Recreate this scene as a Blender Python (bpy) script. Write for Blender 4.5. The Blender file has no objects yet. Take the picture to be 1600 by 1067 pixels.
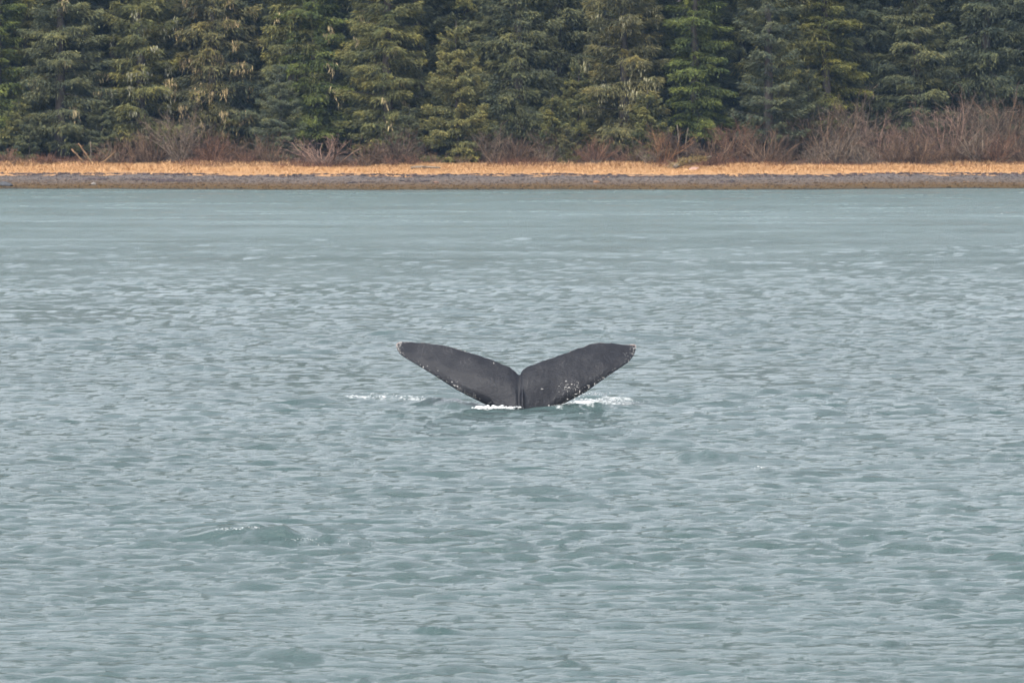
import bpy, math, random
import numpy as np

# ------------------------------------------------------------------ camera, sky, sun, exposure
scene = bpy.context.scene
col = scene.collection
CAM_H = 5.7                       # eye height on the deck of a boat
FOCAL = 8889.0                    # focal length in pixels of a 1600 px wide frame (200 mm lens)
cam_d = bpy.data.cameras.new('camera'); cam = bpy.data.objects.new('camera', cam_d); col.objects.link(cam)
cam_d.sensor_width = 36.0; cam_d.lens = 200.0
cam_d.clip_start = 1.0; cam_d.clip_end = 6000.0
cam.location = (0, 0, CAM_H)
cam.rotation_euler = (math.radians(90 - 2.342), 0, 0)
cam_d.dof.use_dof = True; cam_d.dof.focus_distance = 108.0; cam_d.dof.aperture_fstop = 8.0
scene.camera = cam

SUN_EL, SUN_AZ = 52.0, 205.0      # degrees; azimuth measured clockwise from +Y (north)
world = bpy.data.worlds.new('World'); scene.world = world; world.use_nodes = True
wn = world.node_tree; wn.nodes.clear()
w_out = wn.nodes.new('ShaderNodeOutputWorld'); w_bg = wn.nodes.new('ShaderNodeBackground')
w_sky = wn.nodes.new('ShaderNodeTexSky'); w_hs = wn.nodes.new('ShaderNodeHueSaturation')
w_sky.sky_type = 'NISHITA'; w_sky.sun_disc = False
w_sky.sun_elevation = math.radians(SUN_EL); w_sky.sun_rotation = math.radians(SUN_AZ)
w_sky.air_density = 1.0; w_sky.dust_density = 4.0; w_sky.ozone_density = 1.0
w_hs.inputs['Saturation'].default_value = 0.29
wn.links.new(w_sky.outputs[0], w_hs.inputs['Color']); wn.links.new(w_hs.outputs[0], w_bg.inputs[0])
w_bg.inputs[1].default_value = 0.15
wn.links.new(w_bg.outputs[0], w_out.inputs[0])

sun_d = bpy.data.lights.new('sun', 'SUN'); sun = bpy.data.objects.new('sun', sun_d); col.objects.link(sun)
sun_d.energy = 1.5; sun_d.angle = math.radians(25); sun_d.color = (1.0, 0.955, 0.89)
_az, _el = math.radians(SUN_AZ), math.radians(SUN_EL)
_dir = np.array([math.sin(_az) * math.cos(_el), math.cos(_az) * math.cos(_el), math.sin(_el)])
from mathutils import Vector, Matrix
sun.rotation_euler = Vector(_dir).to_track_quat('Z', 'Y').to_euler()
sun.location = (0, 0, 80)

scene.view_settings.view_transform = 'Standard'; scene.view_settings.look = 'None'
scene.view_settings.gamma = 1.0; scene.view_settings.use_curve_mapping = False
scene.view_settings.exposure = 1.25
scene.render.engine = 'CYCLES'
scene.cycles.use_denoising = True
scene.cycles.max_bounces = 4; scene.cycles.diffuse_bounces = 2; scene.cycles.glossy_bounces = 2
scene.cycles.transmission_bounces = 3; scene.cycles.volume_bounces = 0
scene.cycles.sample_clamp_indirect = 6.0

# ------------------------------------------------------------------ helpers
rng = np.random.default_rng(7)

def tag(o, label, cat=None, group=None, kind=None):
    if label: o['label'] = label
    if cat: o['category'] = cat
    if group: o['group'] = group
    if kind: o['kind'] = kind
    return o

def mesh_np(name, verts, quads=None, tris=None, attrs=None, smooth=False):
    """mesh from numpy arrays; attrs: {name: per-vertex float array}"""
    me = bpy.data.meshes.new(name)
    verts = np.asarray(verts, dtype=np.float32)
    nq = 0 if quads is None else len(quads); nt = 0 if tris is None else len(tris)
    loops = []
    if nq: loops.append(np.asarray(quads, dtype=np.int32).ravel())
    if nt: loops.append(np.asarray(tris, dtype=np.int32).ravel())
    loops = np.concatenate(loops)
    starts = np.concatenate([np.arange(nq) * 4, nq * 4 + np.arange(nt) * 3]).astype(np.int32)
    me.vertices.add(len(verts)); me.vertices.foreach_set('co', verts.ravel())
    me.loops.add(len(loops)); me.loops.foreach_set('vertex_index', loops)
    me.polygons.add(nq + nt); me.polygons.foreach_set('loop_start', starts)
    if smooth: me.polygons.foreach_set('use_smooth', np.ones(nq + nt, dtype=bool))
    me.update(calc_edges=True)
    for k, v in (attrs or {}).items():
        a = me.attributes.new(k, 'FLOAT', 'POINT'); a.data.foreach_set('value', np.asarray(v, dtype=np.float32))
    return me

def link(name, me, mat=None, parent=None):
    o = bpy.data.objects.new(name, me); col.objects.link(o)
    if mat is not None and me is not None and not me.materials: me.materials.append(mat)
    if parent is not None: o.parent = parent
    return o

def empty(name, loc, rz=0.0, sc=1.0):
    o = bpy.data.objects.new(name, None); col.objects.link(o)
    o.location = loc; o.rotation_euler = (0, 0, rz); o.scale = (sc, sc, sc) if np.isscalar(sc) else sc
    o.empty_display_size = 0.3
    return o

def prisms(A, B, ra, rb, n=3):
    """tapered n-sided bars from A to B; returns verts, quads"""
    A, B = np.asarray(A, float), np.asarray(B, float); N = len(A)
    ra = np.broadcast_to(ra, (N,)); rb = np.broadcast_to(rb, (N,))
    d = B - A; d /= np.linalg.norm(d, axis=1, keepdims=True) + 1e-9
    h = np.where(np.abs(d[:, 2:3]) > 0.9, np.array([[1., 0, 0]]), np.array([[0, 0, 1.]]))
    u = np.cross(d, h); u /= np.linalg.norm(u, axis=1, keepdims=True); v = np.cross(d, u)
    V = np.zeros((N, 2 * n, 3)); ang = np.arange(n) * 2 * math.pi / n
    for k in range(n):
        off = u * math.cos(ang[k]) + v * math.sin(ang[k])
        V[:, k] = A + off * ra[:, None]; V[:, n + k] = B + off * rb[:, None]
    base = (np.arange(N) * 2 * n)[:, None]
    Q = []
    for k in range(n):
        k2 = (k + 1) % n
        Q.append(np.concatenate([base + k, base + k2, base + n + k2, base + n + k], axis=1))
    return V.reshape(-1, 3), np.stack(Q, 1).reshape(-1, 4)

def kites(C, D, Nn, L, W):
    """leaf-like four-corner blades: centre C, direction D, normal Nn, length L, width W"""
    D = D / (np.linalg.norm(D, axis=1, keepdims=True) + 1e-9)
    S = np.cross(D, Nn); S /= np.linalg.norm(S, axis=1, keepdims=True) + 1e-9
    V = np.stack([C - D * L[:, None] * .5, C + S * W[:, None] * .5 - D * L[:, None] * .05,
                  C + D * L[:, None] * .5, C - S * W[:, None] * .5 - D * L[:, None] * .05], 1)
    Q = (np.arange(len(C)) * 4)[:, None] + np.arange(4)[None]
    return V.reshape(-1, 3), Q

def tube(path, radii, n=8):
    """closed tapered tube along a polyline"""
    path = np.asarray(path, float); m = len(path)
    V, Q = [], []
    for i in range(m):
        d = path[min(i + 1, m - 1)] - path[max(i - 1, 0)]; d /= np.linalg.norm(d) + 1e-9
        h = np.array([1., 0, 0]) if abs(d[2]) > .9 else np.array([0, 0, 1.])
        u = np.cross(d, h); u /= np.linalg.norm(u); v = np.cross(d, u)
        for k in range(n):
            a = 2 * math.pi * k / n
            V.append(path[i] + radii[i] * (u * math.cos(a) + v * math.sin(a)))
    for i in range(m - 1):
        for k in range(n):
            k2 = (k + 1) % n
            Q.append([i * n + k, i * n + k2, (i + 1) * n + k2, (i + 1) * n + k])
    V.append(path[0]); V.append(path[-1]); T = []
    for k in range(n):
        k2 = (k + 1) % n
        T.append([m * n, k2, k]); T.append([m * n + 1, (m - 1) * n + k, (m - 1) * n + k2])
    return np.array(V), np.array(Q), np.array(T)

class Join:
    """collects pieces that belong to one part"""
    def __init__(s): s.v, s.q, s.t, s.n, s.a = [], [], [], 0, []
    def add(s, v, q=None, t=None, a=0.0):
        s.v.append(v)
        if q is not None and len(q): s.q.append(np.asarray(q) + s.n)
        if t is not None and len(t): s.t.append(np.asarray(t) + s.n)
        s.a.append(np.broadcast_to(a, (len(v),)).astype(float)); s.n += len(v)
    def mesh(s, name, smooth=False):
        return mesh_np(name, np.concatenate(s.v), np.concatenate(s.q) if s.q else None,
                       np.concatenate(s.t) if s.t else None, {'tint': np.concatenate(s.a)}, smooth)

_VN = {}
def vnoise(x, y, seed=0):
    """smooth value noise on arrays"""
    x = np.asarray(x, float); y = np.asarray(y, float)
    if seed not in _VN: _VN[seed] = np.random.default_rng(seed).random((256, 256))
    r = _VN[seed]
    xi, yi = np.floor(x).astype(int), np.floor(y).astype(int)
    fx, fy = x - xi, y - yi; fx = fx * fx * (3 - 2 * fx); fy = fy * fy * (3 - 2 * fy)
    g = lambda a, b: r[a % 256, b % 256]
    return (g(xi, yi) * (1 - fx) + g(xi + 1, yi) * fx) * (1 - fy) + (g(xi, yi + 1) * (1 - fx) + g(xi + 1, yi + 1) * fx) * fy - .5

# ------------------------------------------------------------------ materials
class Mat:
    def __init__(s, name):
        s.m = bpy.data.materials.new(name); s.m.use_nodes = True
        s.t = s.m.node_tree; s.b = s.t.nodes['Principled BSDF']; s.out = s.t.nodes['Material Output']
    def n(s, kind, **kw):
        nd = s.t.nodes.new(kind)
        for k, v in kw.items():
            if hasattr(nd, k): setattr(nd, k, v)
        return nd
    def l(s, a, b): s.t.links.new(a, b)
    def pos(s, scale=(1, 1, 1)):
        g = s.n('ShaderNodeNewGeometry'); mp = s.n('ShaderNodeMapping'); mp.inputs['Scale'].default_value = scale
        s.l(g.outputs['Position'], mp.inputs['Vector']); return mp.outputs[0]
    def obj(s, scale=(1, 1, 1)):
        g = s.n('ShaderNodeTexCoord'); mp = s.n('ShaderNodeMapping'); mp.inputs['Scale'].default_value = scale
        s.l(g.outputs['Object'], mp.inputs['Vector']); return mp.outputs[0]
    def noise(s, vec, scale, detail=4, rough=.55):
        t = s.n('ShaderNodeTexNoise'); t.inputs['Scale'].default_value = scale
        t.inputs['Detail'].default_value = detail; t.inputs['Roughness'].default_value = rough
        s.l(vec, t.inputs['Vector']); return t.outputs['Fac']
    def ramp(s, fac, stops, interp='LINEAR'):
        r = s.n('ShaderNodeValToRGB'); e = r.color_ramp.elements; r.color_ramp.interpolation = interp
        while len(e) < len(stops): e.new(.5)
        for el, (p, c) in zip(e, stops):
            el.position = p; el.color = (*c, 1) if not np.isscalar(c) else (c, c, c, 1)
        s.l(fac, r.inputs[0]); return r.outputs[0]
    def mix(s, fac, a, b, mode='MIX'):
        m = s.n('ShaderNodeMix', data_type='RGBA', blend_type=mode)
        for sock, v in ((m.inputs[0], fac), (m.inputs[6], a), (m.inputs[7], b)):
            if hasattr(v, 'is_output'): s.l(v, sock)
            else: sock.default_value = v if np.isscalar(v) else (*v, 1)
        return m.outputs[2]
    def math(s, op, a, b=0.0):
        m = s.n('ShaderNodeMath', operation=op)
        for sock, v in ((m.inputs[0], a), (m.inputs[1], b)):
            if hasattr(v, 'is_output'): s.l(v, sock)
            else: sock.default_value = v
        return m.outputs[0]
    def attr(s, name):
        a = s.n('ShaderNodeAttribute'); a.attribute_name = name; return a.outputs['Fac']
    def ocol(s):
        return s.n('ShaderNodeObjectInfo').outputs['Color']
    def bump(s, h, strength, dist=.02, normal=None):
        b = s.n('ShaderNodeBump'); b.inputs['Strength'].default_value = strength; b.inputs['Distance'].default_value = dist
        s.l(h, b.inputs['Height'])
        if normal is not None: s.l(normal, b.inputs['Normal'])
        return b.outputs[0]
    def set(s, **kw):
        for k, v in kw.items():
            k = {'color': 'Base Color', 'rough': 'Roughness', 'spec': 'Specular IOR Level', 'normal': 'Normal', 'ior': 'IOR'}[k]
            if hasattr(v, 'is_output'): s.l(v, s.b.inputs[k])
            else: s.b.inputs[k].default_value = v if np.isscalar(v) else (*v, 1)
        return s

def mat_foliage():
    m = Mat('needle_foliage')
    t = m.attr('tint')
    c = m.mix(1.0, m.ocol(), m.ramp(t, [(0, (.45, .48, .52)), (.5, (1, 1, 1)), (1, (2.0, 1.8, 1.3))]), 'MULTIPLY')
    n = m.noise(m.obj(), .75, 4)
    c = m.mix(1.0, c, m.ramp(n, [(.3, (.64, .74, .84)), (.7, (1.45, 1.28, .96))]), 'MULTIPLY')
    m.set(color=c, rough=.75, spec=.25)
    tr = m.n('ShaderNodeBsdfTranslucent'); m.l(c, tr.inputs[0])
    mx = m.n('ShaderNodeMixShader'); mx.inputs[0].default_value = .18
    m.l(m.b.outputs[0], mx.inputs[1]); m.l(tr.outputs[0], mx.inputs[2]); m.l(mx.outputs[0], m.out.inputs[0])
    return m.m

def mat_tinted(name, lo, hi, rough=.85):
    m = Mat(name)
    c = m.mix(1.0, m.ocol(), m.ramp(m.attr('tint'), [(0, lo), (1, hi)]), 'MULTIPLY')
    m.set(color=c, rough=rough, spec=.2); return m.m

def mat_bark(name, a, b):
    m = Mat(name); n = m.noise(m.obj((1, 1, .25)), 6, 5)
    m.set(color=m.ramp(n, [(.3, a), (.7, b)]), rough=.9, spec=.2, normal=m.bump(n, .6, .05)); return m.m

FOLIAGE = mat_foliage()
LICHEN = mat_tinted('hanging_lichen', (.6, .6, .6), (1.4, 1.35, 1.2))
TWIG = mat_tinted('bare_twigs', (.35, .35, .38), (1.9, 1.8, 1.65))
GRASS = mat_tinted('dry_grass', (.72, .70, .66), (1.14, 1.14, 1.14))
BARK = mat_bark('spruce_bark', (.035, .03, .028), (.10, .085, .075))
PALE = mat_bark('weathered_wood', (.08, .065, .05), (.20, .16, .12))
GOLD = mat_bark('barkless_brown_wood', (.085, .055, .032), (.20, .125, .068))

def mat_ground(name='shore_ground', pebbly=False):
    m = Mat(name)
    q = m.attr('shore_q')
    n1 = m.noise(m.pos((.35, .8, 1)), 1.0, 5); n2 = m.noise(m.pos(), 6.0, 4)
    qq = m.math('ADD', q, m.math('MULTIPLY', m.math('SUBTRACT', n1, .5), 6.5))
    f = m.math('DIVIDE', m.math('ADD', qq, 10.0), 60.0)
    P = lambda v: (v + 10) / 60
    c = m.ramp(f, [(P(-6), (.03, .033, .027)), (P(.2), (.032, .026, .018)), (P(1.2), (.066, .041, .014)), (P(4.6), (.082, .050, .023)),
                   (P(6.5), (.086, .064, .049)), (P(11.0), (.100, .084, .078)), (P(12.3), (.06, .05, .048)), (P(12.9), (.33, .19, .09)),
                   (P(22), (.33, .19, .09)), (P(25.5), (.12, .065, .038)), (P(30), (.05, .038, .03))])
    c = m.mix(1.0, c, m.ramp(n2, [(.3, .72), (.7, 1.25)]), 'MULTIPLY')
    if pebbly: c = m.mix(1.0, c, m.ramp(m.attr('tint'), [(0, (.45, .45, .48)), (.6, (1, 1, 1)), (1, (1.7, 1.65, 1.6))]), 'MULTIPLY')
    m.set(color=c, rough=.9, spec=.25, normal=m.bump(n2, .7, .1)); return m.m
GROUND = mat_ground(); PEBBLE = mat_ground('beach_pebble', True)

def mat_stone():
    m = Mat('beach_stone'); n = m.noise(m.pos(), 5.0, 4)
    c = m.mix(1.0, m.ocol(), m.ramp(m.attr('tint'), [(0, (.45, .45, .48)), (.6, (1, 1, 1)), (1, (1.7, 1.6, 1.5))]), 'MULTIPLY')
    c = m.mix(1.0, c, m.ramp(n, [(.3, .75), (.7, 1.25)]), 'MULTIPLY')
    m.set(color=c, rough=.8, spec=.3, normal=m.bump(n, .5, .04)); return m.m
STONE = mat_stone()

def mat_water():
    m = Mat('sea_water')
    a = m.noise(m.pos((.6, 1.7, 1)), 2.2, 6, .64)
    b = m.noise(m.pos((.7, 1.8, 1)), 10.0, 5, .65)
    patch = m.noise(m.pos((.05, .035, .05)), 1.0, 3)
    rid = m.math('SUBTRACT', 1.0, m.math('ABSOLUTE', m.math('MULTIPLY', m.math('SUBTRACT', m.noise(m.pos((.45, 1.7, 1)), 3.0, 5, .66), .5), 3.0)))
    a = m.math('ADD', m.math('MULTIPLY', a, .6), m.math('MULTIPLY', rid, .17))
    nb = m.bump(a, .8, .16); nb.node.inputs['Distance'].default_value = .16
    m.l(m.math('ADD', .032, m.math('MULTIPLY', m.attr('fine'), .09)), nb.node.inputs['Distance'])
    # capillary ripples, dying out in thin wind wisps
    wf = m.math('ADD', m.math('MULTIPLY', m.noise(m.pos((.30, 1.0, 1)), 1.7, 7, .76), .72), m.math('MULTIPLY', m.noise(m.pos((.07, .20, 1)), 1.0, 4, .6), .28))
    wisp = m.ramp(wf, [(.43, 1.), (.57, .10)])
    cap = m.noise(m.pos((.42, 1.6, 1)), 21.0, 4, .62)
    nb = m.bump(b, .6, .03, nb)
    nb = m.bump(cap, .9, .03, nb); m.l(m.math('MULTIPLY', wisp, .050), nb.node.inputs['Distance'])
    foam = m.attr('foam'); fn = m.noise(m.pos((.75, .15, 1)), 5.5, 6, .75)
    fm = m.ramp(m.math('ADD', foam, m.math('MULTIPLY', m.math('SUBTRACT', fn, .5), 2.6)), [(.50, 0.), (1.0, .95)])
    base = m.ramp(patch, [(.35, (.036, .064, .064)), (.65, (.044, .073, .073))])
    base = m.mix(m.ramp(m.attr('fine'), [(.25, 0.), (1, 1.)]), base, (.116, .163, .165))      # silty tint; far water also lightened to stand in for reflected sky
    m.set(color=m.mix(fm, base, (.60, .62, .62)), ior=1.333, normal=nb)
    r = m.math('ADD', m.math('MULTIPLY', fm, .5), m.math('ADD', .045, m.math('MULTIPLY', m.attr('fine'), m.ramp(m.noise(m.pos((.06, .11, .05)), 1.0, 6, .75), [(.36, .03), (.64, .27)]))))   # wavelets too far away for the mesh
    m.l(r, m.b.inputs['Roughness'])
    return m.m
WATER = mat_water()

def mat_whale():
    m = Mat('whale_skin')
    o = m.obj()
    n1 = m.noise(o, 2.2, 5); n2 = m.noise(m.obj((1, 1, 3)), 16.0, 5, .65); n3 = m.noise(o, 55.0, 3)
    c = m.ramp(n1, [(.32, (.0062, .0076, .0122)), (.68, (.0160, .0172, .0218))])
    c = m.mix(1.0, c, m.ramp(n2, [(.3, .75), (.7, 1.25)]), 'MULTIPLY')
    # pale scar scratches
    w = m.n('ShaderNodeTexWave', wave_type='BANDS'); w.inputs['Scale'].default_value = 3.1; w.inputs['Distortion'].default_value = 14
    w.inputs['Detail'].default_value = 3; m.l(m.obj((1.0, 1, 1.6)), w.inputs['Vector'])
    scr = m.math('MULTIPLY', m.ramp(w.outputs['Fac'], [(.965, 0.), (1, 1.)]), m.ramp(n1, [(.5, 0.), (.62, .13)]))
    c = m.mix(scr, c, (.30, .29, .29))
    # worn pale rims of the flukes
    rim = m.ramp(m.math('ADD', m.attr('rim'), m.math('MULTIPLY', m.math('SUBTRACT', m.noise(o, 26, 4, .7), .5), 1.1)), [(.62, 0.), (.80, 1.)])
    c = m.mix(rim, c, m.ramp(n2, [(.35, (.10, .055, .045)), (.6, (.30, .25, .23))]))
    m.set(color=c, rough=m.ramp(n2, [(.3, .34), (.7, .56)]), spec=.19, normal=m.bump(n3, .3, .008, m.bump(n2, .45, .025, m.bump(n1, .5, .08))))
    return m.m
WHALE = mat_whale()
def mat_plain(name, c, rough=.7):
    m = Mat(name); n = m.noise(m.obj(), 30, 3)
    m.set(color=m.mix(1.0, c, m.ramp(n, [(.3, .8), (.7, 1.1)]), 'MULTIPLY'), rough=rough); return m.m
BARNACLE = mat_plain('barnacle_white', (.33, .32, .31))
FOAM = mat_plain('foam_white', (.64, .66, .66), .5)

# ------------------------------------------------------------------ the shore ground
def shore(x):                     # distance of the waterline for a given x
    x = np.asarray(x, float)
    xx = np.clip(x, -90, 90)
    return 399.0 + 9.0 * (xx / 36.0) ** 2 * np.where(xx > 0, 1.1, .8) / (1 + (xx / 60.) ** 2) + 1.2 * np.sin(xx * .21 + 1) + .5 * np.sin(xx * .83)

def ground_z(x, y):
    q = y - shore(x)
    z = np.interp(q, [-200, -30, 0, 4, 12, 12.7, 18, 25, 40, 90, 300, 1200], [-14, -2.5, 0, .25, .76, .92, 1.12, 1.32, 2.0, 5.6, 26., 60.])
    bumpy = np.clip((q - 14) / 20, 0, 1)
    z = z + vnoise(x * .22, y * .22, 3) * .5 * bumpy + vnoise(x * .9, y * .9, 4) * (.05 + .12 * bumpy)
    return z

def build_ground():
    ys = np.concatenate([[-1500, -400, 0, 200, 330, 370, 385, 392], np.arange(395, 445, .5), np.arange(446, 520, 3), [560, 640, 760, 900, 1200, 1500]])
    xs = np.concatenate([[-1500, -900, -500, -250, -140, -90], np.arange(-60, 60.01, .8), [90, 140, 250, 500, 900, 1500]])
    X, Y = np.meshgrid(xs, ys)
    Z = ground_z(X, Y); V = np.stack([X, Y, Z], -1).reshape(-1, 3)
    ny, nx = X.shape; i = (np.arange(ny - 1)[:, None] * nx + np.arange(nx - 1)[None]).ravel()
    Q = np.stack([i, i + 1, i + nx + 1, i + nx], 1)
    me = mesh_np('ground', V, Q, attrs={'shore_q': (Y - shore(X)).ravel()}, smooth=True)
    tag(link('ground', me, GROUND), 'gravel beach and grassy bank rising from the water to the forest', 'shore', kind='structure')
build_ground()

# ------------------------------------------------------------------ the sea
WAVES = [  # single wavelets seen in the photograph: x, distance, half width, half length, height, foam on the crest
    (-3.45, 74.8, .9, 1.1, .24, 0), (-2.6, 74.2, .9, .30, .11, 0), (3.15, 92.0, .75, .8, .20, 0), (3.95, 88.2, .75, .75, .12, 0),
    (1.65, 88.0, .6, .6, .08, 0), (-2.35, 58.9, .75, .35, .13, 0), (-1.62, 109.3, .36, .32, .17, 0), (-1.25, 108.9, .3, .3, .10, 0),
    (-1.0, 108.4, .5, .4, .15, 0), (.95, 107.0, .6, .5, .11, .2), (1.6, 107.5, .7, .5, .12, .5), 
    (-3.1, 143.0, .7, .8, .17, 0), (-2.0, 160.0, .8, .9, .18, 0), (-6.9, 124.0, .7, .8, .15, 0),
    (1.2, 127.0, .7, .7, .12, 0), (-1.9, 84.0, .5, .4, .12, .2), (0.9, 99.0, .5, .4, .08, 0)]
FOAMS = [  # white water: x, distance, half width, half length, strength
    (-2.25, 112.0, .85, 1.4, .52), (-.36, 107.5, .5, .5, .85), (-3.0, 112.5, .4, 1.2, .5), (-1.7, 110.8, .5, .7, .5), (1.25, 109.2, .55, 1.7, .75), (1.9, 110.0, .75, 1.4, .68), (2.15, 112.0, .5, 1.0, .6),
    (.72, 107.6, .3, .5, .4)]

def ocean_tile(N=2048, L=82.0, seed=5):
    r = np.random.default_rng(seed)
    k1 = np.fft.fftfreq(N, L / N) * 2 * math.pi
    kx, ky = np.meshgrid(k1, k1); k = np.sqrt(kx ** 2 + ky ** 2); k[0, 0] = 1
    kp = 2 * math.pi / 1.05
    th = np.arctan2(ky, kx) - math.radians(-98)
    spread = .05 + np.abs(np.cos(th / 2)) ** 12
    S = k ** -3.0 * np.exp(-1.0 * (kp / k) ** 2.2) * spread * np.exp(-(k * .035) ** 2)
    S[0, 0] = 0
    # a little long swell is absent in sheltered water
    a = np.sqrt(S) * (r.standard_normal((N, N)) + 1j * r.standard_normal((N, N)))
    h = np.fft.ifft2(a).real; s = h.std(); h /= s
    dx = np.fft.ifft2(-1j * kx / k * a).real / s; dy = np.fft.ifft2(-1j * ky / k * a).real / s
    return np.stack([h, dx, dy], -1).astype(np.float32), L, N

def sample(T, L, N, X, Y):
    u = (X / L * N) % N; v = (Y / L * N) % N
    iu, iv = np.floor(u).astype(int), np.floor(v).astype(int); fu, fv = (u - iu)[..., None], (v - iv)[..., None]
    iu %= N; iv %= N; ju, jv = (iu + 1) % N, (iv + 1) % N
    return (T[iv, iu] * (1 - fu) + T[iv, ju] * fu) * (1 - fv) + (T[jv, iu] * (1 - fu) + T[jv, ju] * fu) * fv

SEA_RMS, CHOP = .0195, 1.0
def build_water():
    T, L, N = ocean_tile()
    d = [50.0]
    while d[-1] < 404: d.append(d[-1] + .055 * (d[-1] / 56) ** 1.5)
    d = np.array([-1500, -600, -200, -60, 0, 20, 30, 38, 44, 47, 49] + d + [407, 412, 416, 430, 470])
    u = np.linspace(-1, 1, 410); ue = np.concatenate([np.linspace(1.015, 1.5, 26), [1.7, 2.2, 4, 9, 30]])
    u = np.concatenate([-ue[::-1], u, ue])
    half = np.maximum(np.abs(d) * .1125, 5.0)
    X = u[None] * half[:, None]; Y = np.broadcast_to(d[:, None], X.shape).copy()
    X = np.clip(X, -1500, 1500)
    edge = (np.abs(u) > 5)
    X[:, 0], X[:, -1] = -1500, 1500
    S = sample(T, L, N, X / 1.7, Y)
    gust = 1 + .7 * vnoise(X * .05, Y * .11, 11) + .6 * vnoise(X * .25, Y * .3, 12)
    near = np.clip((shore(X) - Y) / 7, .2, 1)            # calmer right by the beach
    calm = np.interp(Y, [60, 110, 200, 300, 400], [1., 1., .75, .6, .55])
    A = SEA_RMS * gust * near * calm
    A[:, edge] = 0
    Z = S[..., 0] * A
    foam = np.zeros_like(Z)
    for (x, y, wx, wy, h, f) in WAVES:
        yy = (Y - y) + .25 * wx * np.sin((X - x) * 2.2 / wx) ; xx = X - x
        g = np.exp(-(xx / wx) ** 2)
        prof = np.where(yy < 0, np.exp(-np.abs(yy / (wy * .55)) ** 1.1), np.exp(-np.abs(yy / (wy * 1.5)) ** 1.4))
        Z += .8 * h * g * prof * (1 + .5 * vnoise(X * 5, Y * 2, 61))
        if f: foam += f * np.exp(-(xx / (wx * .6)) ** 2) * np.exp(-(yy / (wy * .38)) ** 2)
    r = np.random.default_rng(77)                           # many small steep wavelets
    rows = d; lo_i = 11
    for _ in range(80):
        y = 52 + 190 * r.random() ** 1.6; x = r.uniform(-1, 1) * y * .105
        wx = r.gamma(3, .028) * (1 + y / 130) + .05; wy = max(.08, .055 * (y / 56) ** 1.5 * 1.2); h = r.uniform(.035, .075)
        i0, i1 = np.searchsorted(rows, y - 5 * wy), np.searchsorted(rows, y + 7 * wy)
        xx = X[i0:i1] - x; yy = Y[i0:i1] - y + .35 * wy * np.sin(xx / wx * 2 + r.uniform(0, 6)) + r.normal(0, .25) * xx
        Z[i0:i1] += h * np.exp(-(xx / wx) ** 2) * np.where(yy < 0, np.exp(-np.abs(yy / (wy * .8)) ** 1.2), np.exp(-np.abs(yy / (wy * 1.8)) ** 1.4))
    for (x, y, wx, wy, s) in FOAMS:
        foam += s * np.exp(-((X - x) / wx) ** 2 - ((Y - y) / wy) ** 2)
    # a few breaking crests where the chop is steepest
    foam += np.clip((S[..., 0] - 3.0) * .5, 0, .5) * (np.abs(X) < 80)
    XX = X + S[..., 1] * A * CHOP; YY = Y + S[..., 2] * A * CHOP
    V = np.stack([XX, YY, Z], -1).reshape(-1, 3)
    ny, nx = X.shape; i = (np.arange(ny - 1)[:, None] * nx + np.arange(nx - 1)[None]).ravel()
    Q = np.stack([i, i + 1, i + nx + 1, i + nx], 1)
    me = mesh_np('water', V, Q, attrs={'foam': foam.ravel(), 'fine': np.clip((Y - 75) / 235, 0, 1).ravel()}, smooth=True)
    tag(link('water', me, WATER), 'choppy grey green sea water', 'water', kind='structure')
build_water()

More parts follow.
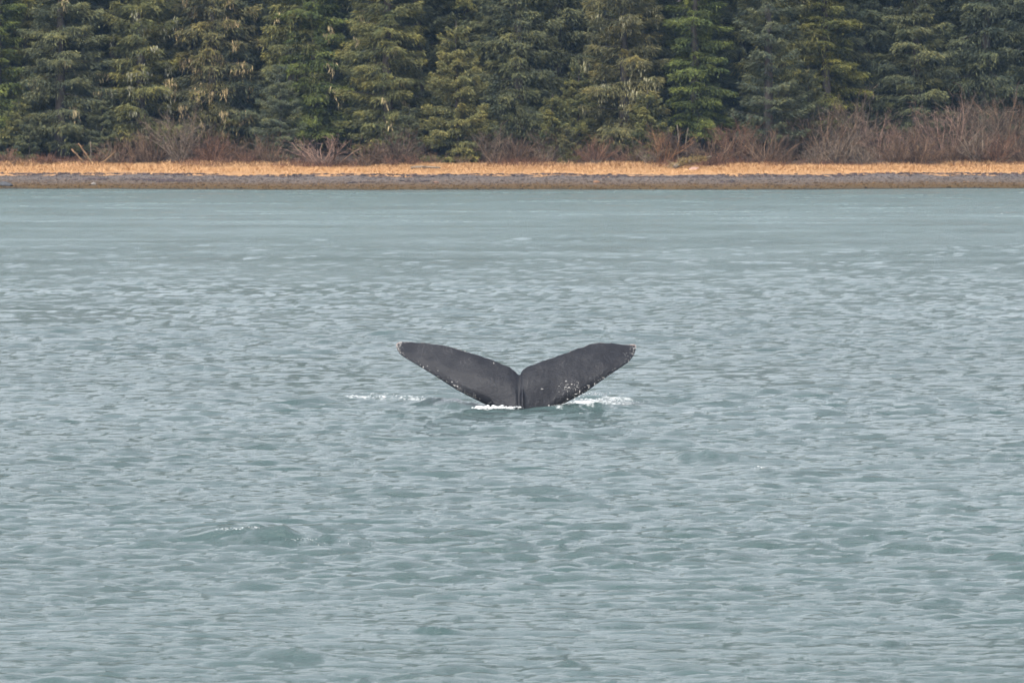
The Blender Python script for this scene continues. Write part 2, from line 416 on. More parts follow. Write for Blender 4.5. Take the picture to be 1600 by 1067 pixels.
# ------------------------------------------------------------------ the whale's tail
WD = 108.0; PXM = FOCAL / WD
def build_whale():
    zx = lambda v: (v - 808) / 3.2 / PXM * 1.02
    zv = lambda v: (399 - v) / 3.2 / PXM * 1.03
    lead = [(-.30, -1.7), (-.33, -.9), (-.36, -.45), (-.45, -.12)]
    lowL = [(zx(a), zv(b)) for a, b in [(195, 98), (200, 116), (215, 140), (250, 163), (300, 189), (400, 247), (500, 309), (600, 358), (660, 388)]] + [(-.36, -.25), (-.30, -.7), (-.26, -1.7)]
    lowR = [(zx(a), zv(b)) for a, b in [(1381, 105), (1379, 122), (1370, 145), (1345, 176), (1290, 212), (1230, 250), (1130, 320), (1040, 366), (985, 391)]] + [(.44, -.25), (.36, -.7), (.30, -1.7)]
    upL = [(zx(a), zv(b)) for a, b in [(195, 96), (200, 88), (225, 81), (270, 84), (330, 88), (400, 91), (470, 107), (540, 124), (620, 149), (700, 175), (755, 198), (782, 217), (797, 234), (808, 236)]]
    upR = [(zx(a), zv(b)) for a, b in [(1381, 103), (1376, 94), (1362, 93), (1330, 96), (1290, 92), (1240, 86), (1200, 84), (1150, 95), (1080, 118), (1000, 145), (940, 165), (850, 195), (820, 214), (812, 230), (808, 236)]]
    def col_of(pts, u):
        p = sorted(pts); return np.interp(u, [a for a, _ in p], [b for _, b in p])
    NT = 40
    uL = zx(195.) ; uR = zx(1381.)
    su = np.sin(np.linspace(-1, 1, 241) * math.pi / 2)      # finer at the tips
    us = np.where(su < 0, -su * uL, su * uR)
    us = np.unique(np.concatenate([us, np.linspace(-.5, .5, 61)])); us = us[np.concatenate([[True], np.diff(us) > .0009])]
    keep = [0]
    for i in range(1, len(us)):
        if us[i] - us[keep[-1]] > (.006 if abs(us[i]) < 1.2 else 0) or i == len(us) - 1: keep.append(i)
    us = us[keep]
    lo = np.where(us < 0, col_of(lowL, us), col_of(lowR, us)); hi = np.where(us < 0, col_of(upL, us), col_of(upR, us))
    mid = (us > -.26) & (us < .30); lo = np.where(mid, -1.7, lo)
    r = np.random.default_rng(2)
    nick = vnoise(us * 9, us * 0 + 1.5, 21) * .022 + vnoise(us * 30, us * 0 + 2.5, 22) * .012
    ker = np.hanning(13); ker /= ker.sum(); pad = np.pad(hi, 6, mode='edge'); sm = np.convolve(pad, ker, 'valid')
    hi = np.where(np.abs(us) > .35, sm, hi)
    nick = nick - .010 * np.clip(vnoise(us * 14, us * 0 + 7.5, 24) * 2 - .55, 0, 1)
    body = np.clip((hi - lo) / .25, 0, 1)
    hi = hi + nick * body * np.clip(np.abs(us) * 4, .2, 1)
    hi = np.maximum(hi, lo + .004)
    t = (1 - np.cos(np.linspace(0, 1, NT) * math.pi)) / 2
    U = np.broadcast_to(us[:, None], (len(us), NT)); Vv = lo[:, None] + (hi - lo)[:, None] * t[None]
    au = np.abs(U)
    span = np.clip(au / 2.28, 0, 1)
    chord = np.clip(hi - lo, .01, .55)[:, None]
    # half thickness: rounded at the leading (lower) edge, thin at the trailing (upper) edge
    dist_lo = np.clip((Vv - lo[:, None]), 0, None); dist_hi = np.clip((hi[:, None] - Vv), 0, None)
    thick = .125 * (1 - span) ** 1.1 + .030
    prof = np.sqrt(np.clip(dist_lo / (.16 + .10 * (1 - span)), 0, 1)) * np.clip(dist_hi / (.75 * chord + .05), 0, 1) ** .8
    H = thick * np.clip(prof * 1.15, 0, 1.0) + .0025
    # the tail stock, swelling downwards under water
    stock = np.exp(-(U / .30) ** 2) * np.clip((.42 - Vv) / 1.4, 0, 1.5)
    H = H + .26 * stock
    # the keel: a raised fold down the middle with a furrow to its left
    kc = .035 + .055 * (.42 - Vv)
    kf = np.clip((.40 - Vv) / .18, 0, 1)
    keel = kf * (.090 * np.exp(-((U - kc) / (.022 + .03 * np.clip(.4 - Vv, 0, .6))) ** 2) - .03 * np.exp(-((U - kc + .075) / .032) ** 2))
    front = H + keel + .012 * vnoise(U * 3, Vv * 4, 31) * np.clip(prof, 0, 1) * 2
    back = H
    # flukes sweep gently, tips curling away; whole tail leans back a little
    sweep = .20 * span ** 2.2 + .05 * np.sin(U * 1.3)
    lean = .10 * np.clip(Vv, -.3, 2) + .38 * np.clip(Vv, 0, 2) ** 2
    c = sweep + lean
    P = lambda off: np.stack([U, c + off, Vv], -1)
    F, B = P(-front), P(back)
    nu = len(us)
    V = np.concatenate([F.reshape(-1, 3), B.reshape(-1, 3)])
    idx = np.arange(nu * NT).reshape(nu, NT); bi = idx + nu * NT
    Q = [np.stack([idx[:-1, :-1], idx[1:, :-1], idx[1:, 1:], idx[:-1, 1:]], -1).reshape(-1, 4),
         np.stack([bi[:-1, :-1], bi[:-1, 1:], bi[1:, 1:], bi[1:, :-1]], -1).reshape(-1, 4),
         np.stack([idx[:-1, 0], bi[:-1, 0], bi[1:, 0], idx[1:, 0]], -1), np.stack([idx[:-1, -1], idx[1:, -1], bi[1:, -1], bi[:-1, -1]], -1),
         np.stack([idx[0, :-1], idx[0, 1:], bi[0, 1:], bi[0, :-1]], -1), np.stack([idx[-1, :-1], bi[-1, :-1], bi[-1, 1:], idx[-1, 1:]], -1)]
    tipd = np.minimum(np.abs(us - uL), np.abs(us - uR))[:, None]
    rim = .42 * np.exp(-(tipd / .11) ** 2) + .66 * np.exp(-dist_hi / .03) * np.clip(au, 0, 1) ** .4 + .28 * np.exp(-dist_lo / .03)
    rim = np.clip(rim, 0, 1).ravel()
    me = mesh_np('whale', V, np.concatenate(Q), attrs={'rim': np.concatenate([rim, rim])}, smooth=True)
    w = link('whale', me, WHALE)
    w.location = (zx(808) + (812.6 - 800) / PXM, WD, 0.0)
    tag(w, 'dark grey whale tail fluke raised above the water, diving', 'whale')
    # barnacles and white scars on the skin
    j = Join()
    spots = []
    def at(u, v):
        i = min(np.searchsorted(us, u), nu - 1); k = np.argmin(np.abs(Vv[i] - v)); return F[i, k], c[i, k]
    for side, pts, n in ((-1, lowL, 55), (1, lowR, 60)):
        for _ in range(n):
            u = side * (abs(r.normal(0, .55)) + .75) if r.random() < .6 else side * r.uniform(.5, 2.2)
            if abs(u) > 2.2: continue
            v = col_of(pts, u) + .012 + r.exponential(.035)
            if v > .0: spots.append((u, v, r.uniform(.004, .011)))
    for _ in range(46):
        spots.append((.98 + r.normal(0, .16), .40 + r.normal(0, .06), r.uniform(.004, .012)))
    for (a, b) in [(1030, 292), (1022, 300), (1038, 285), (1045, 298), (1030, 270), (1060, 278), (1092, 275), (1143, 286), (1140, 297), (1172, 280), (1098, 318), (1075, 325), (1215, 250), (912, 296),
                   (400, 216), (352, 196), (330, 200), (470, 270), (485, 285), (530, 122), (676, 180), (500, 290), (1035, 352), (960, 388), (972, 380), (945, 385)]:
        spots.append((zx(a), zv(b), r.uniform(.010, .022)))
    for _ in range(120):
        u = r.choice([uL, uR]); u = u - np.sign(u) * abs(r.normal(0, .09)); l, h_ = np.interp(u, us, lo), np.interp(u, us, hi)
        spots.append((u, r.uniform(l, h_), r.uniform(.005, .011)))
    for (u, v, s) in spots:
        p, _c = at(u, v)
        n = 6; ring = []; a0 = r.random() * 6; ex = r.uniform(.5, 1.9)
        for k in range(n):
            a = a0 + 2 * math.pi * k / n; rr = s * r.uniform(.65, 1.15)
            q, _ = at(u, v); ring.append([p[0] + rr * math.cos(a) * ex, p[1] + .004, p[2] + rr * math.sin(a) / ex])
        top = [[(x - p[0]) * .6 + p[0], p[1] - s * .45 - .003, (z - p[2]) * .6 + p[2]] for x, y, z in ring]
        vv = np.array(ring + top + [[p[0], p[1] - s * .5 - .003, p[2]]])
        q = [[k, (k + 1) % n, n + (k + 1) % n, n + k] for k in range(n)]; tt = [[n + k, n + (k + 1) % n, 2 * n] for k in range(n)]
        j.add(vv, q, tt)
    b = link('barnacles', j.mesh('barnacles'), BARNACLE, w); b['kind'] = 'stuff'
    b['label'] = 'white barnacles and scars along the fluke edges'
build_whale()

def blob(r, s, sub=1):
    """irregular little lump"""
    ph = (1 + 5 ** .5) / 2
    v = np.array([(-1, ph, 0), (1, ph, 0), (-1, -ph, 0), (1, -ph, 0), (0, -1, ph), (0, 1, ph), (0, -1, -ph), (0, 1, -ph), (ph, 0, -1), (ph, 0, 1), (-ph, 0, -1), (-ph, 0, 1)]) / 1.9
    f = np.array([(0, 11, 5), (0, 5, 1), (0, 1, 7), (0, 7, 10), (0, 10, 11), (1, 5, 9), (5, 11, 4), (11, 10, 2), (10, 7, 6), (7, 1, 8), (3, 9, 4), (3, 4, 2), (3, 2, 6), (3, 6, 8), (3, 8, 9), (4, 9, 5), (2, 4, 11), (6, 2, 10), (8, 6, 7), (9, 8, 1)])
    return v * r.uniform(.7, 1.25, (12, 1)) * np.asarray(s), f

def build_foam():
    r = np.random.default_rng(9); j = Join()
    def patch(x, y, wx, wy, n, z, s0, s1):
        for _ in range(n):
            px, py = x + r.normal(0, wx * .55), y + r.normal(0, wy * .5)
            s = r.uniform(s0, s1); v, f = blob(r, (s * r.uniform(1, 2.8), s * 1.3, s * r.uniform(.4, .9)))
            j.add(v + [px, py, z + abs(r.normal(0, .02))], None, f)
    for i in range(9): patch(-.62 + i * .075, 107.62 - .02 * i, .07, .07, 16, .035 - .003 * i, .010, .032)
    patch(-.34, 107.6, .34, .16, 90, .03, .005, .024)
    patch(-2.6, 112.2, .35, 1.1, 14, .04, .004, .010); patch(-2.0, 111.2, .5, .7, 20, .04, .004, .010)
    patch(1.05, 108.6, .35, .7, 40, .06, .004, .014); patch(1.45, 109.2, .4, 1.0, 55, .08, .004, .015); patch(2.0, 109.6, .5, .8, 36, .05, .004, .012)
    patch(1.5, 109.4, .45, .4, 60, .20, .004, .010)
    patch(-3.75, 74.4, .18, .10, 18, .19, .003, .007); patch(-3.45, 74.4, .14, .06, 10, .21, .003, .006)
    patch(-2.75, 74.0, .26, .16, 18, .08, .003, .006); patch(-2.35, 73.8, .25, .14, 16, .04, .003, .006); patch(3.85, 88.0, .12, .08, 12, .14, .003, .007)
    patch(.55, 107.5, .18, .1, 18, .02, .005, .012)
    tag(link('sea_foam', j.mesh('sea_foam', True), FOAM), 'white splashing foam around the base of the whale tail', 'foam', kind='stuff')
build_foam()

# ------------------------------------------------------------------ grass, pebbles and wrack on the shore
def build_grass():
    r = np.random.default_rng(12); N = 105000
    x = r.uniform(-56, 56, N); q = 12.7 + 14.5 * r.beta(1.1, 1.0, N) + 1.6 * vnoise(x * .5, x * 0, 45); y = shore(x) + q
    z = ground_z(x, y) - .02
    patch = vnoise(x * .35, y * .5, 41) + .5
    h = np.interp(q, [12.7, 15, 20, 27], [.08, .14, .24, .36]) * (.5 + .9 * patch) * r.uniform(.6, 1.3, N)
    ang = r.uniform(0, 2 * math.pi, N); ln = r.uniform(.5, 1.8, N)
    D = np.stack([np.cos(ang) * ln, np.sin(ang) * ln, np.ones(N)], 1)
    side = np.stack([-np.sin(ang), np.cos(ang), np.zeros(N)], 1) * (r.uniform(.008, .017, N))[:, None]
    B = np.stack([x, y, z], 1); M = B + D * (h * .55)[:, None]; Tt = M + (D * [1.7, 1.7, .55]) * (h * .5)[:, None]
    V = np.stack([B - side, B + side, M + side * .8, M - side * .8, Tt], 1).reshape(-1, 3)
    k = np.arange(N)[:, None] * 5
    Q = k + np.array([[0, 1, 2, 3]]); T = k + np.array([[3, 2, 4]])
    tint = np.repeat(np.clip(.5 + .35 * r.standard_normal(N) + .9 * (patch - .5) + .5 * vnoise(x * .12, y * .4, 46), 0, 1), 5)
    o = link('dry_grass', mesh_np('dry_grass', V, Q, T, {'tint': tint}), GRASS); o.color = (.455, .275, .135, 1)
    tag(o, 'band of dry straw coloured grass along the top of the beach', 'grass', kind='stuff')
    # greenish and reddish ground growth under the shrubs
    N = 26000
    x = r.uniform(-56, 56, N); q = r.uniform(23.5, 31, N); y = shore(x) + q; z = ground_z(x, y) - .02
    patch = vnoise(x * .25, y * .3, 44) + .5
    h = .62 * np.clip(patch - .22, 0, 1) * 1.7 * r.uniform(.5, 1.3, N); ang = r.uniform(0, 6.3, N)
    D = np.stack([np.cos(ang) * .6, np.sin(ang) * .6, np.ones(N)], 1)
    side = np.stack([-np.sin(ang), np.cos(ang), np.zeros(N)], 1) * .016
    B = np.stack([x, y, z], 1); Tt = B + D * h[:, None]
    V = np.stack([B - side, B + side, Tt], 1).reshape(-1, 3); T = np.arange(N)[:, None] * 3 + np.array([[0, 1, 2]])
    o = link('dead_bracken', mesh_np('dead_bracken', V, None, T, {'tint': np.repeat(r.random(N), 3)}), GRASS); o.color = (.14, .068, .042, 1)
    tag(o, 'reddish brown dead undergrowth at the foot of the shrubs', 'undergrowth', kind='stuff')
build_grass()

def build_pebbles():
    r = np.random.default_rng(14); j = Join()
    n = 9800; X = r.uniform(-56, 56, n); Qs = 12.2 * r.beta(1.3, 1.0, n); Y = shore(X) + Qs; Zg = ground_z(X, Y)
    for x, y, z in zip(X, Y, Zg):
        s = min(r.gamma(2.2, .016) + .025, .11); v, f = blob(r, (s * 1.3, s, s * .7))
        j.add(v + [x, y, z + s * .15], None, f, np.clip(r.normal(.5, .25), 0, 1))
    me = j.mesh('beach_pebbles'); a = me.attributes.new('shore_q', 'FLOAT', 'POINT'); a.data.foreach_set('value', np.repeat(Qs, 12).astype(np.float32))
    o = link('beach_pebbles', me, PEBBLE)
    tag(o, 'grey pebbles covering the beach slope', 'pebbles', kind='stuff')
    j = Join()
    for _ in range(1700):  # dark clumps along the upper edge of the gravel
        x = r.uniform(-56, 56); y = float(shore(x)) + 12.35 + r.normal(0, .35) + 1.6 * float(vnoise(x * .3, 3., 71)); s = r.uniform(.03, .09)
        v, f = blob(r, (s * 2.2, s, s * .8)); j.add(v + [x, y, float(ground_z(x, y)) + s * .2], None, f, r.random())
    for (x0, q0, w, n) in ((-26, 8.5, 1.3, 70), (-24.5, 7.4, .9, 50), (-30, 9, .7, 25), (-11, 6.5, .5, 18), (15.6, 7, .35, 14), (-7, 8, .4, 14)):
        for _ in range(n):
            x = x0 + r.normal(0, w); y = float(shore(x)) + q0 + r.normal(0, .35); s = r.uniform(.05, .13)
            v, f = blob(r, (s * 2, s, s * .6)); j.add(v + [x, y, float(ground_z(x, y)) + s * .2], None, f, r.random())
    o = link('seaweed_wrack', j.mesh('seaweed_wrack'), STONE); o.color = (.045, .034, .037, 1)
    tag(o, 'dark line of small clumps between gravel and grass, seaweed patches on the gravel', 'seaweed', kind='stuff')
build_pebbles()

def place(px, q):
    """ground point under picture column px, q metres behind the waterline"""
    x = (px - 800) / FOCAL * 415.0
    for _ in range(4):
        y = float(shore(x)) + q; x = (px - 800) / FOCAL * y
    return x, y, float(ground_z(x, y))

def big_stone(name, px, q, size, colr, label, seed):
    r = np.random.default_rng(seed); x, y, z = place(px, q)
    v, f = blob(r, size)
    import bmesh
    bm = bmesh.new(); vs = [bm.verts.new(p) for p in v]; [bm.faces.new([vs[i] for i in t]) for t in f]
    bmesh.ops.subdivide_edges(bm, edges=bm.edges[:], cuts=2, use_grid_fill=True, smooth=.6)
    for w in bm.verts: w.co *= 1 + r.normal(0, .05)
    me = bpy.data.meshes.new(name); bm.to_mesh(me); bm.free()
    o = link(name, me, STONE); o.location = (x, y, z + size[2] * .3); o.color = (*colr, 1)
    a = me.attributes.new('tint', 'FLOAT', 'POINT'); a.data.foreach_set('value', np.full(len(me.vertices), .6, np.float32))
    tag(o, label, 'rock', 'rocks on the beach')
big_stone('rock', 8, 2.5, (.75, .5, .30), (.05, .052, .058), 'low dark grey rock at the waterline by the left edge', 1)
big_stone('rock', 146, 3.6, (.22, .2, .15), (.22, .2, .18), 'small pale stone on the brown beach left of the dark seaweed', 2)
big_stone('rock', 932, 6.5, (.30, .22, .16), (.17, .09, .05), 'orange brown stone lying mid beach above and right of the whale', 3)
big_stone('rock', 1144, 7.5, (.17, .15, .14), (.035, .033, .034), 'small dark stone on the grey gravel below the fallen tree', 4)
big_stone('rock', 1083, 19.0, (.42, .3, .30), (.28, .17, .13), 'pinkish boulder in the dry grass beside the fallen tree', 5)
big_stone('rock', 682, 6.0, (.24, .2, .13), (.14, .085, .06), 'small reddish stone on the beach left of the whale', 6)

# ------------------------------------------------------------------ trees
def spruce(seed, H, R, whorl, nper, e0, droop, upturn, hang, start, dens=1.0, spr=(.20, .42), flat=.5):
    """one conifer: returns trunk mesh, crown mesh"""
    r = np.random.default_rng(seed)
    trunk = Join(); crown = Join()
    zs = np.linspace(0, H, 14); lx = np.cumsum(r.normal(0, .04, 14)); ly = np.cumsum(r.normal(0, .04, 14))
    path = np.stack([lx - lx[0], ly - ly[0], zs - .5 * (zs == 0)], 1); rad = (.012 + .0155 * H * (1 - zs / H) ** .85) * np.where(zs == 0, 1.35, 1)
    v, q, t = tube(path, rad, 9); trunk.add(v, q, t)
    lop = r.uniform(0, 6.3)
    z = start; a0 = 0
    A, B, RA, RB = [], [], [], []
    C, D, Nn, LL, WW, TT = [], [], [], [], [], []
    while z < H - .25:
        f = z / H
        n = max(3, int(round(nper + r.normal(0, .8)))); n_in = 3 if z < H * .75 else 0
        a0 += 1.1 + r.uniform(0, 1)
        for k in range(n + n_in):
            inner = k >= n
            a = a0 + 2 * math.pi * k / n + r.normal(0, .22) if not inner else r.uniform(0, 6.283)
            zb = z + r.normal(0, whorl * .28) + (whorl * .5 if inner else 0)
            if zb < start * .6 or zb > H: continue
            env = R * (1 - f) ** .64 * (1 - .35 * math.exp(-(zb - start) / 1.2)) * (1 + .16 * math.cos(a - lop))
            Lb = env * (r.uniform(.62, 1.14) if not inner else r.uniform(.25, .5)) + .15
            ee = e0 + .45 * f + r.normal(0, .09); dr = droop * r.uniform(.7, 1.35) * (1 - .5 * f)
            h = np.array([math.cos(a), math.sin(a), 0]); sd = np.array([-math.sin(a), math.cos(a), 0])
            bx, by = np.interp(zb, zs, path[:, 0]), np.interp(zb, zs, path[:, 1])
            bend = r.normal(0, .12)
            def pt(s):
                s = np.asarray(s, float)
                return (np.array([bx, by, zb]) + h * (s * Lb * .97)[:, None] + sd * (bend * s * s * Lb)[:, None]
                        + np.array([0, 0, 1.]) * (Lb * (ee * s - dr * s ** 1.6 + upturn * s ** 3.5))[:, None])
            ss = np.linspace(0, 1, 5); pp = pt(ss); rr = (.012 + .013 * Lb) * (1 - ss * .9)
            A.append(pp[:-1]); B.append(pp[1:]); RA.append(rr[:-1]); RB.append(rr[1:])
            m = int((44 + 150 * Lb) * dens * r.uniform(.75, 1.25))
            s = 1 - r.beta(1.0, 1.5, m) * .92
            wid = Lb * (.10 + .30 * np.sin(np.clip(1.12 - s, 0, 1) * math.pi * .8)) * .95
            lat = r.uniform(-1, 1, m) * wid
            # twigs gather in side sprays
            ns = max(4, int(Lb * 5)); s = np.clip(np.round(s * ns + r.normal(0, .18, m)) / ns + .02 * r.standard_normal(m), .05, 1.03)
            p = pt(s)
            sag = np.abs(lat) * r.uniform(.1, .55, m)
            hg = r.exponential(hang, m) * (r.random(m) < .55)
            p = p + sd * lat[:, None] + h * (np.abs(lat) * .45)[:, None]
            p[:, 2] += -sag - hg + r.normal(0, .035, m) + .03
            d = h * r.uniform(.4, 1.0, m)[:, None] + sd * (np.sign(lat) * r.uniform(.1, .9, m))[:, None] + np.array([0, 0, 1.]) * (r.normal(-.22, .28, m) - hg * 2.2)[:, None]
            nn = np.array([0, 0, 1.]) * flat + r.normal(0, .42, (m, 3)) + h * .25
            C.append(p); D.append(d); Nn.append(nn)
            LL.append(r.uniform(spr[0], spr[1], m)); WW.append(r.uniform(.035, .08, m))
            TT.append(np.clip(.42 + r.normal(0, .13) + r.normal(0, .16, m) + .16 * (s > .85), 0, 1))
        z += whorl * r.uniform(.75, 1.25)
    v, q = prisms(np.concatenate(A), np.concatenate(B), np.concatenate(RA), np.concatenate(RB)); trunk.add(v, q)
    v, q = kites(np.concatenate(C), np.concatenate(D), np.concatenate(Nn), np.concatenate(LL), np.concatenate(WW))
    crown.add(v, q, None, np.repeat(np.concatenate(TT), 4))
    tips = np.concatenate(C)
    return trunk.mesh('trunk'), crown.mesh('crown'), tips

KINDS = {
    'broad':   spruce(101, 27, 3.7, .82, 5.2, -.02, .22, .10, .16, 1.6),
    'broad2':  spruce(102, 25, 3.5, .88, 5.4, .06, .30, .14, .20, 1.2),
    'droop':   spruce(103, 28, 3.6, .86, 5.0, -.10, .42, .16, .28, 2.2, 1.05),
    'flat':    spruce(104, 24, 3.1, .9, 4.8, .02, .12, .16, .07, 1.8, .95, (.2, .4), .9),
    'hemlock': spruce(105, 24, 2.9, .78, 5.0, .10, .38, .06, .14, 2.0, .95, (.16, .34), .7),
    'young':   spruce(106, 10.4, 3.0, .66, 5.2, .02, .20, .14, .10, .45, 1.15, (.17, .34)),
    'sapling': spruce(107, 4.6, 1.7, .50, 5.0, .05, .16, .12, .08, .3, 1.2, (.14, .28)),
}

def lichen_mesh(tips, seed, n, zmax=14):
    r = np.random.default_rng(seed)
    t = tips[(tips[:, 2] < zmax) & (tips[:, 2] > 1.5) & (np.hypot(tips[:, 0], tips[:, 1]) > 1.1) & (tips[:, 1] < .6)]
    seeds = t[r.integers(0, len(t), n)]
    C, D, Nn, L, W, T = [], [], [], [], [], []
    for p in seeds:
        m = r.integers(8, 34); off = r.normal(0, 1, (m, 3)) * [.16, .16, .22]; off[:, 2] -= np.abs(off[:, 2]) * .6 + .1
        C.append(p + off); D.append(np.stack([r.normal(0, .18, m), r.normal(0, .18, m), -np.ones(m)], 1)); Nn.append(r.normal(0, 1, (m, 3)) * [1, 1, .2])
        L.append(r.uniform(.22, .55, m)); W.append(r.uniform(.04, .09, m)); T.append(np.repeat(r.random(m), 4))
    v, q = kites(np.concatenate(C), np.concatenate(D), np.concatenate(Nn), np.concatenate(L), np.concatenate(W))
    j = Join(); j.add(v, q, None, np.concatenate(T)); return j.mesh('lichen')

TREE_R = random.Random(4)
def tree(kind, px, q, sc, tint, label, name='spruce_tree', rz=None, lichen=0, lcol=(.30, .25, .15), sx=1.0, group='trees at the forest edge', seed=0):
    x, y, z = place(px, q)
    tm, cm, tips = KINDS[kind]
    rz = TREE_R.uniform(0, 6.28) if rz is None else rz
    e = empty(name, (x, y, z), rz, (sc * sx * 1.08, sc * sx * 1.08, sc))
    tag(e, label, 'tree', group)
    link('trunk', tm, BARK, e)
    c = link('crown', cm, FOLIAGE, e); c.color = (*tint, 1)
    if lichen:
        cz, sz = math.cos(rz), math.sin(rz)
        rt = np.stack([tips[:, 0] * cz - tips[:, 1] * sz, tips[:, 0] * sz + tips[:, 1] * cz, tips[:, 2]], 1)
        lm = lichen_mesh(rt, seed + px, lichen, 13 / sc)
        l = link('lichen', lm, LICHEN, e); l['kind'] = 'stuff'; l.rotation_euler = (0, 0, -rz); l.color = (*lcol, 1)
    return e

OLIVE, GREY, BLUE, DARK = (.110, .116, .050), (.090, .102, .060), (.084, .100, .068), (.062, .076, .051)  # DARK: dark needles, also used to paint shade into the back rows
LIME, LIME2, WARM = (.082, .106, .034), (.108, .116, .038), (.102, .101, .052)
FRONT = [
    ('hemlock', -6, 38, 1.0, LIME, 'bright green hemlock at the left edge of the picture', dict(name='hemlock_tree')),
    ('broad', 95, 36, 1.0, GREY, 'tall grey green spruce second from the left edge, a few pale lichen strands', dict(lichen=14)),
    ('broad2', 222, 36, 1.0, OLIVE, 'olive spruce with pale lichen below its boughs, behind the leaning dead logs', dict(lichen=22, lcol=(.24, .24, .18))),
    ('droop', 335, 38, 1.05, WARM, 'spruce heavily draped in tan hanging lichen, left of the brightest green tree', dict(lichen=60, lcol=(.30, .235, .135))),
    ('young', 438, 32, .72, BLUE, 'small grey green spruce left of the rounded pinkish shrub', dict()),
    ('hemlock', 492, 39, 1.08, LIME, 'bright green hemlock above the rounded pinkish shrub', dict(name='hemlock_tree', lichen=10)),
    ('broad', 604, 35, .98, OLIVE, 'bushy olive spruce just right of the rounded pinkish shrub', dict(rz=2.0, lichen=10)),
    ('young', 714, 29.5, 1.04, (.130, .132, .058), 'pointed young spruce with a visible leader, straight above the whale on its left', dict()),
    ('droop', 812, 38, .95, GREY, 'spruce with long sweeping boughs right of the pointed young spruce', dict(rz=1.0)),
    ('sapling', 862, 31, 1.1, OLIVE, 'low bushy young spruce between the pointed young spruce and the lichen flecked giant', dict()),
    ('sapling', 885, 28, .62, WARM, 'smallest brownish green spruce, on the grass edge above the whale', dict()),
    ('broad2', 975, 35.5, 1.04, WARM, 'broad warm olive spruce flecked with lichen left of the twin pale trunks', dict(lichen=28, lcol=(.30, .29, .19))),
    ('hemlock', 1088, 37, 1.02, LIME, 'bright green hemlock directly above the fallen tree', dict(name='hemlock_tree', rz=3.0)),
    ('flat', 1200, 32.5, 1.0, BLUE, 'blue grey spruce with flat tiers of boughs reaching down beside the brown thicket', dict()),
    ('hemlock', 1292, 38, 1.04, LIME2, 'yellow green hemlock just right of the blue grey tiered spruce', dict(name='hemlock_tree', rz=5.0)),
    ('young', 1262, 35, .70, GREY, 'small grey green spruce under the yellow green hemlock, above the thicket', dict()),
    ('droop', 1362, 43, 1.0, DARK, 'dark shaded spruce right of the yellow green hemlock', dict(rz=.4)),
    ('broad', 1432, 38, .98, GREY, 'grey green spruce with drooping boughs above the middle of the brown thicket', dict(rz=4.0)),
    ('droop', 1540, 38.5, 1.02, DARK, 'dark spruce with sloping boughs second from the right edge', dict(rz=2.6)),
    ('broad2', 1622, 37, 1.0, DARK, 'dark spruce cut off by the right edge of the picture', dict(rz=1.2)),
    ('sapling', 47, 33, .75, GREY, 'tiny spruce on a thin bare stem near the left edge', dict()),
    ('sapling', 30, 34, 1.0, OLIVE, 'low spruce sapling at the foot of the left edge hemlock', dict()),
    ('young', 20, 40, .8, OLIVE, 'half grown spruce in the lower left corner of the forest', dict()),
    ('young', 160, 35, .55, GREY, 'small dark spruce behind the leaning dead logs', dict()),
    ('young', 545, 41, .9, DARK, 'half grown dark spruce in the gap right of the bright green hemlock', dict()),
    ('young', 905, 37, .75, OLIVE, 'half grown olive spruce behind the smallest brownish green spruce', dict()),
    ('sapling', 1010, 32, 1.2, OLIVE, 'low olive spruce left of the twin pale trunks', dict()),
    ('sapling', 640, 31.5, .9, GREY, 'low grey green spruce at the left foot of the pointed young spruce', dict()),
]
for k, px, q, sc, tint, label, kw in FRONT: tree(k, px, q, sc, tint, label, **kw)

BACK_LABEL = 'spruce deep in the forest, only dark scraps of boughs showing between nearer trees'
SHORT = {-6: 'left edge hemlock', 95: 'tall grey green spruce', 222: 'spruce above the leaning logs', 335: 'lichen draped spruce', 492: 'hemlock over the pinkish shrub', 604: 'bushy olive spruce',
         714: 'pointed young spruce', 812: 'long boughed spruce', 975: 'broad warm olive spruce', 1088: 'bright hemlock over the fallen tree', 1200: 'blue grey tiered spruce', 1292: 'yellow green hemlock',
         1362: 'dark shaded spruce', 1432: 'drooping grey green spruce', 1540: 'dark spruce near the right edge', 1622: 'right edge spruce'}
ORD = ['first', 'second', 'third', 'fourth', 'fifth', 'sixth', 'seventh', 'eighth', 'ninth', 'tenth', 'eleventh', 'twelfth', 'thirteenth', 'fourteenth', 'fifteenth', 'sixteenth', 'seventeenth', 'eighteenth', 'nineteenth', 'twentieth',
       'twenty-first', 'twenty-second', 'twenty-third', 'twenty-fourth', 'twenty-fifth', 'twenty-sixth', 'twenty-seventh', 'twenty-eighth', 'twenty-ninth', 'thirtieth', 'thirty-first', 'thirty-second', 'thirty-third', 'thirty-fourth', 'thirty-fifth', 'thirty-sixth', 'thirty-seventh']
def back_label(px, row, used=set()):
    if row > 1 or px < -60 or px > 1665: return BACK_LABEL
    k = min(SHORT, key=lambda v: abs(v - px)); side = 'just left of' if px < k - 14 else 'just right of' if px > k + 14 else 'straight behind'
    tone = 'shaded spruce half hidden' if row == 0 else 'darker spruce deeper in the forest'
    l = f'{tone}, {side} the {SHORT[k]}'
    if l in used: l = l.replace(side, 'further ' + side.split()[1] + ' of' if side != 'straight behind' else 'close behind')
    used.add(l); return l
kk = ['broad', 'broad2', 'droop', 'flat', 'droop', 'broad']
for row, (q, step) in enumerate(((42, 70), (48, 84), (56, 92), (66, 104))):
    px = -250 + row * 31
    while px < 1860:
        t = TREE_R.choice([GREY, DARK, OLIVE, DARK])
        bx = px + TREE_R.uniform(-18, 18)
        tree(TREE_R.choice(kk), bx, q + TREE_R.uniform(-1.5, 1.5), TREE_R.uniform(.92, 1.12), t, back_label(bx, row), group='trees in the forest behind')
        px += step

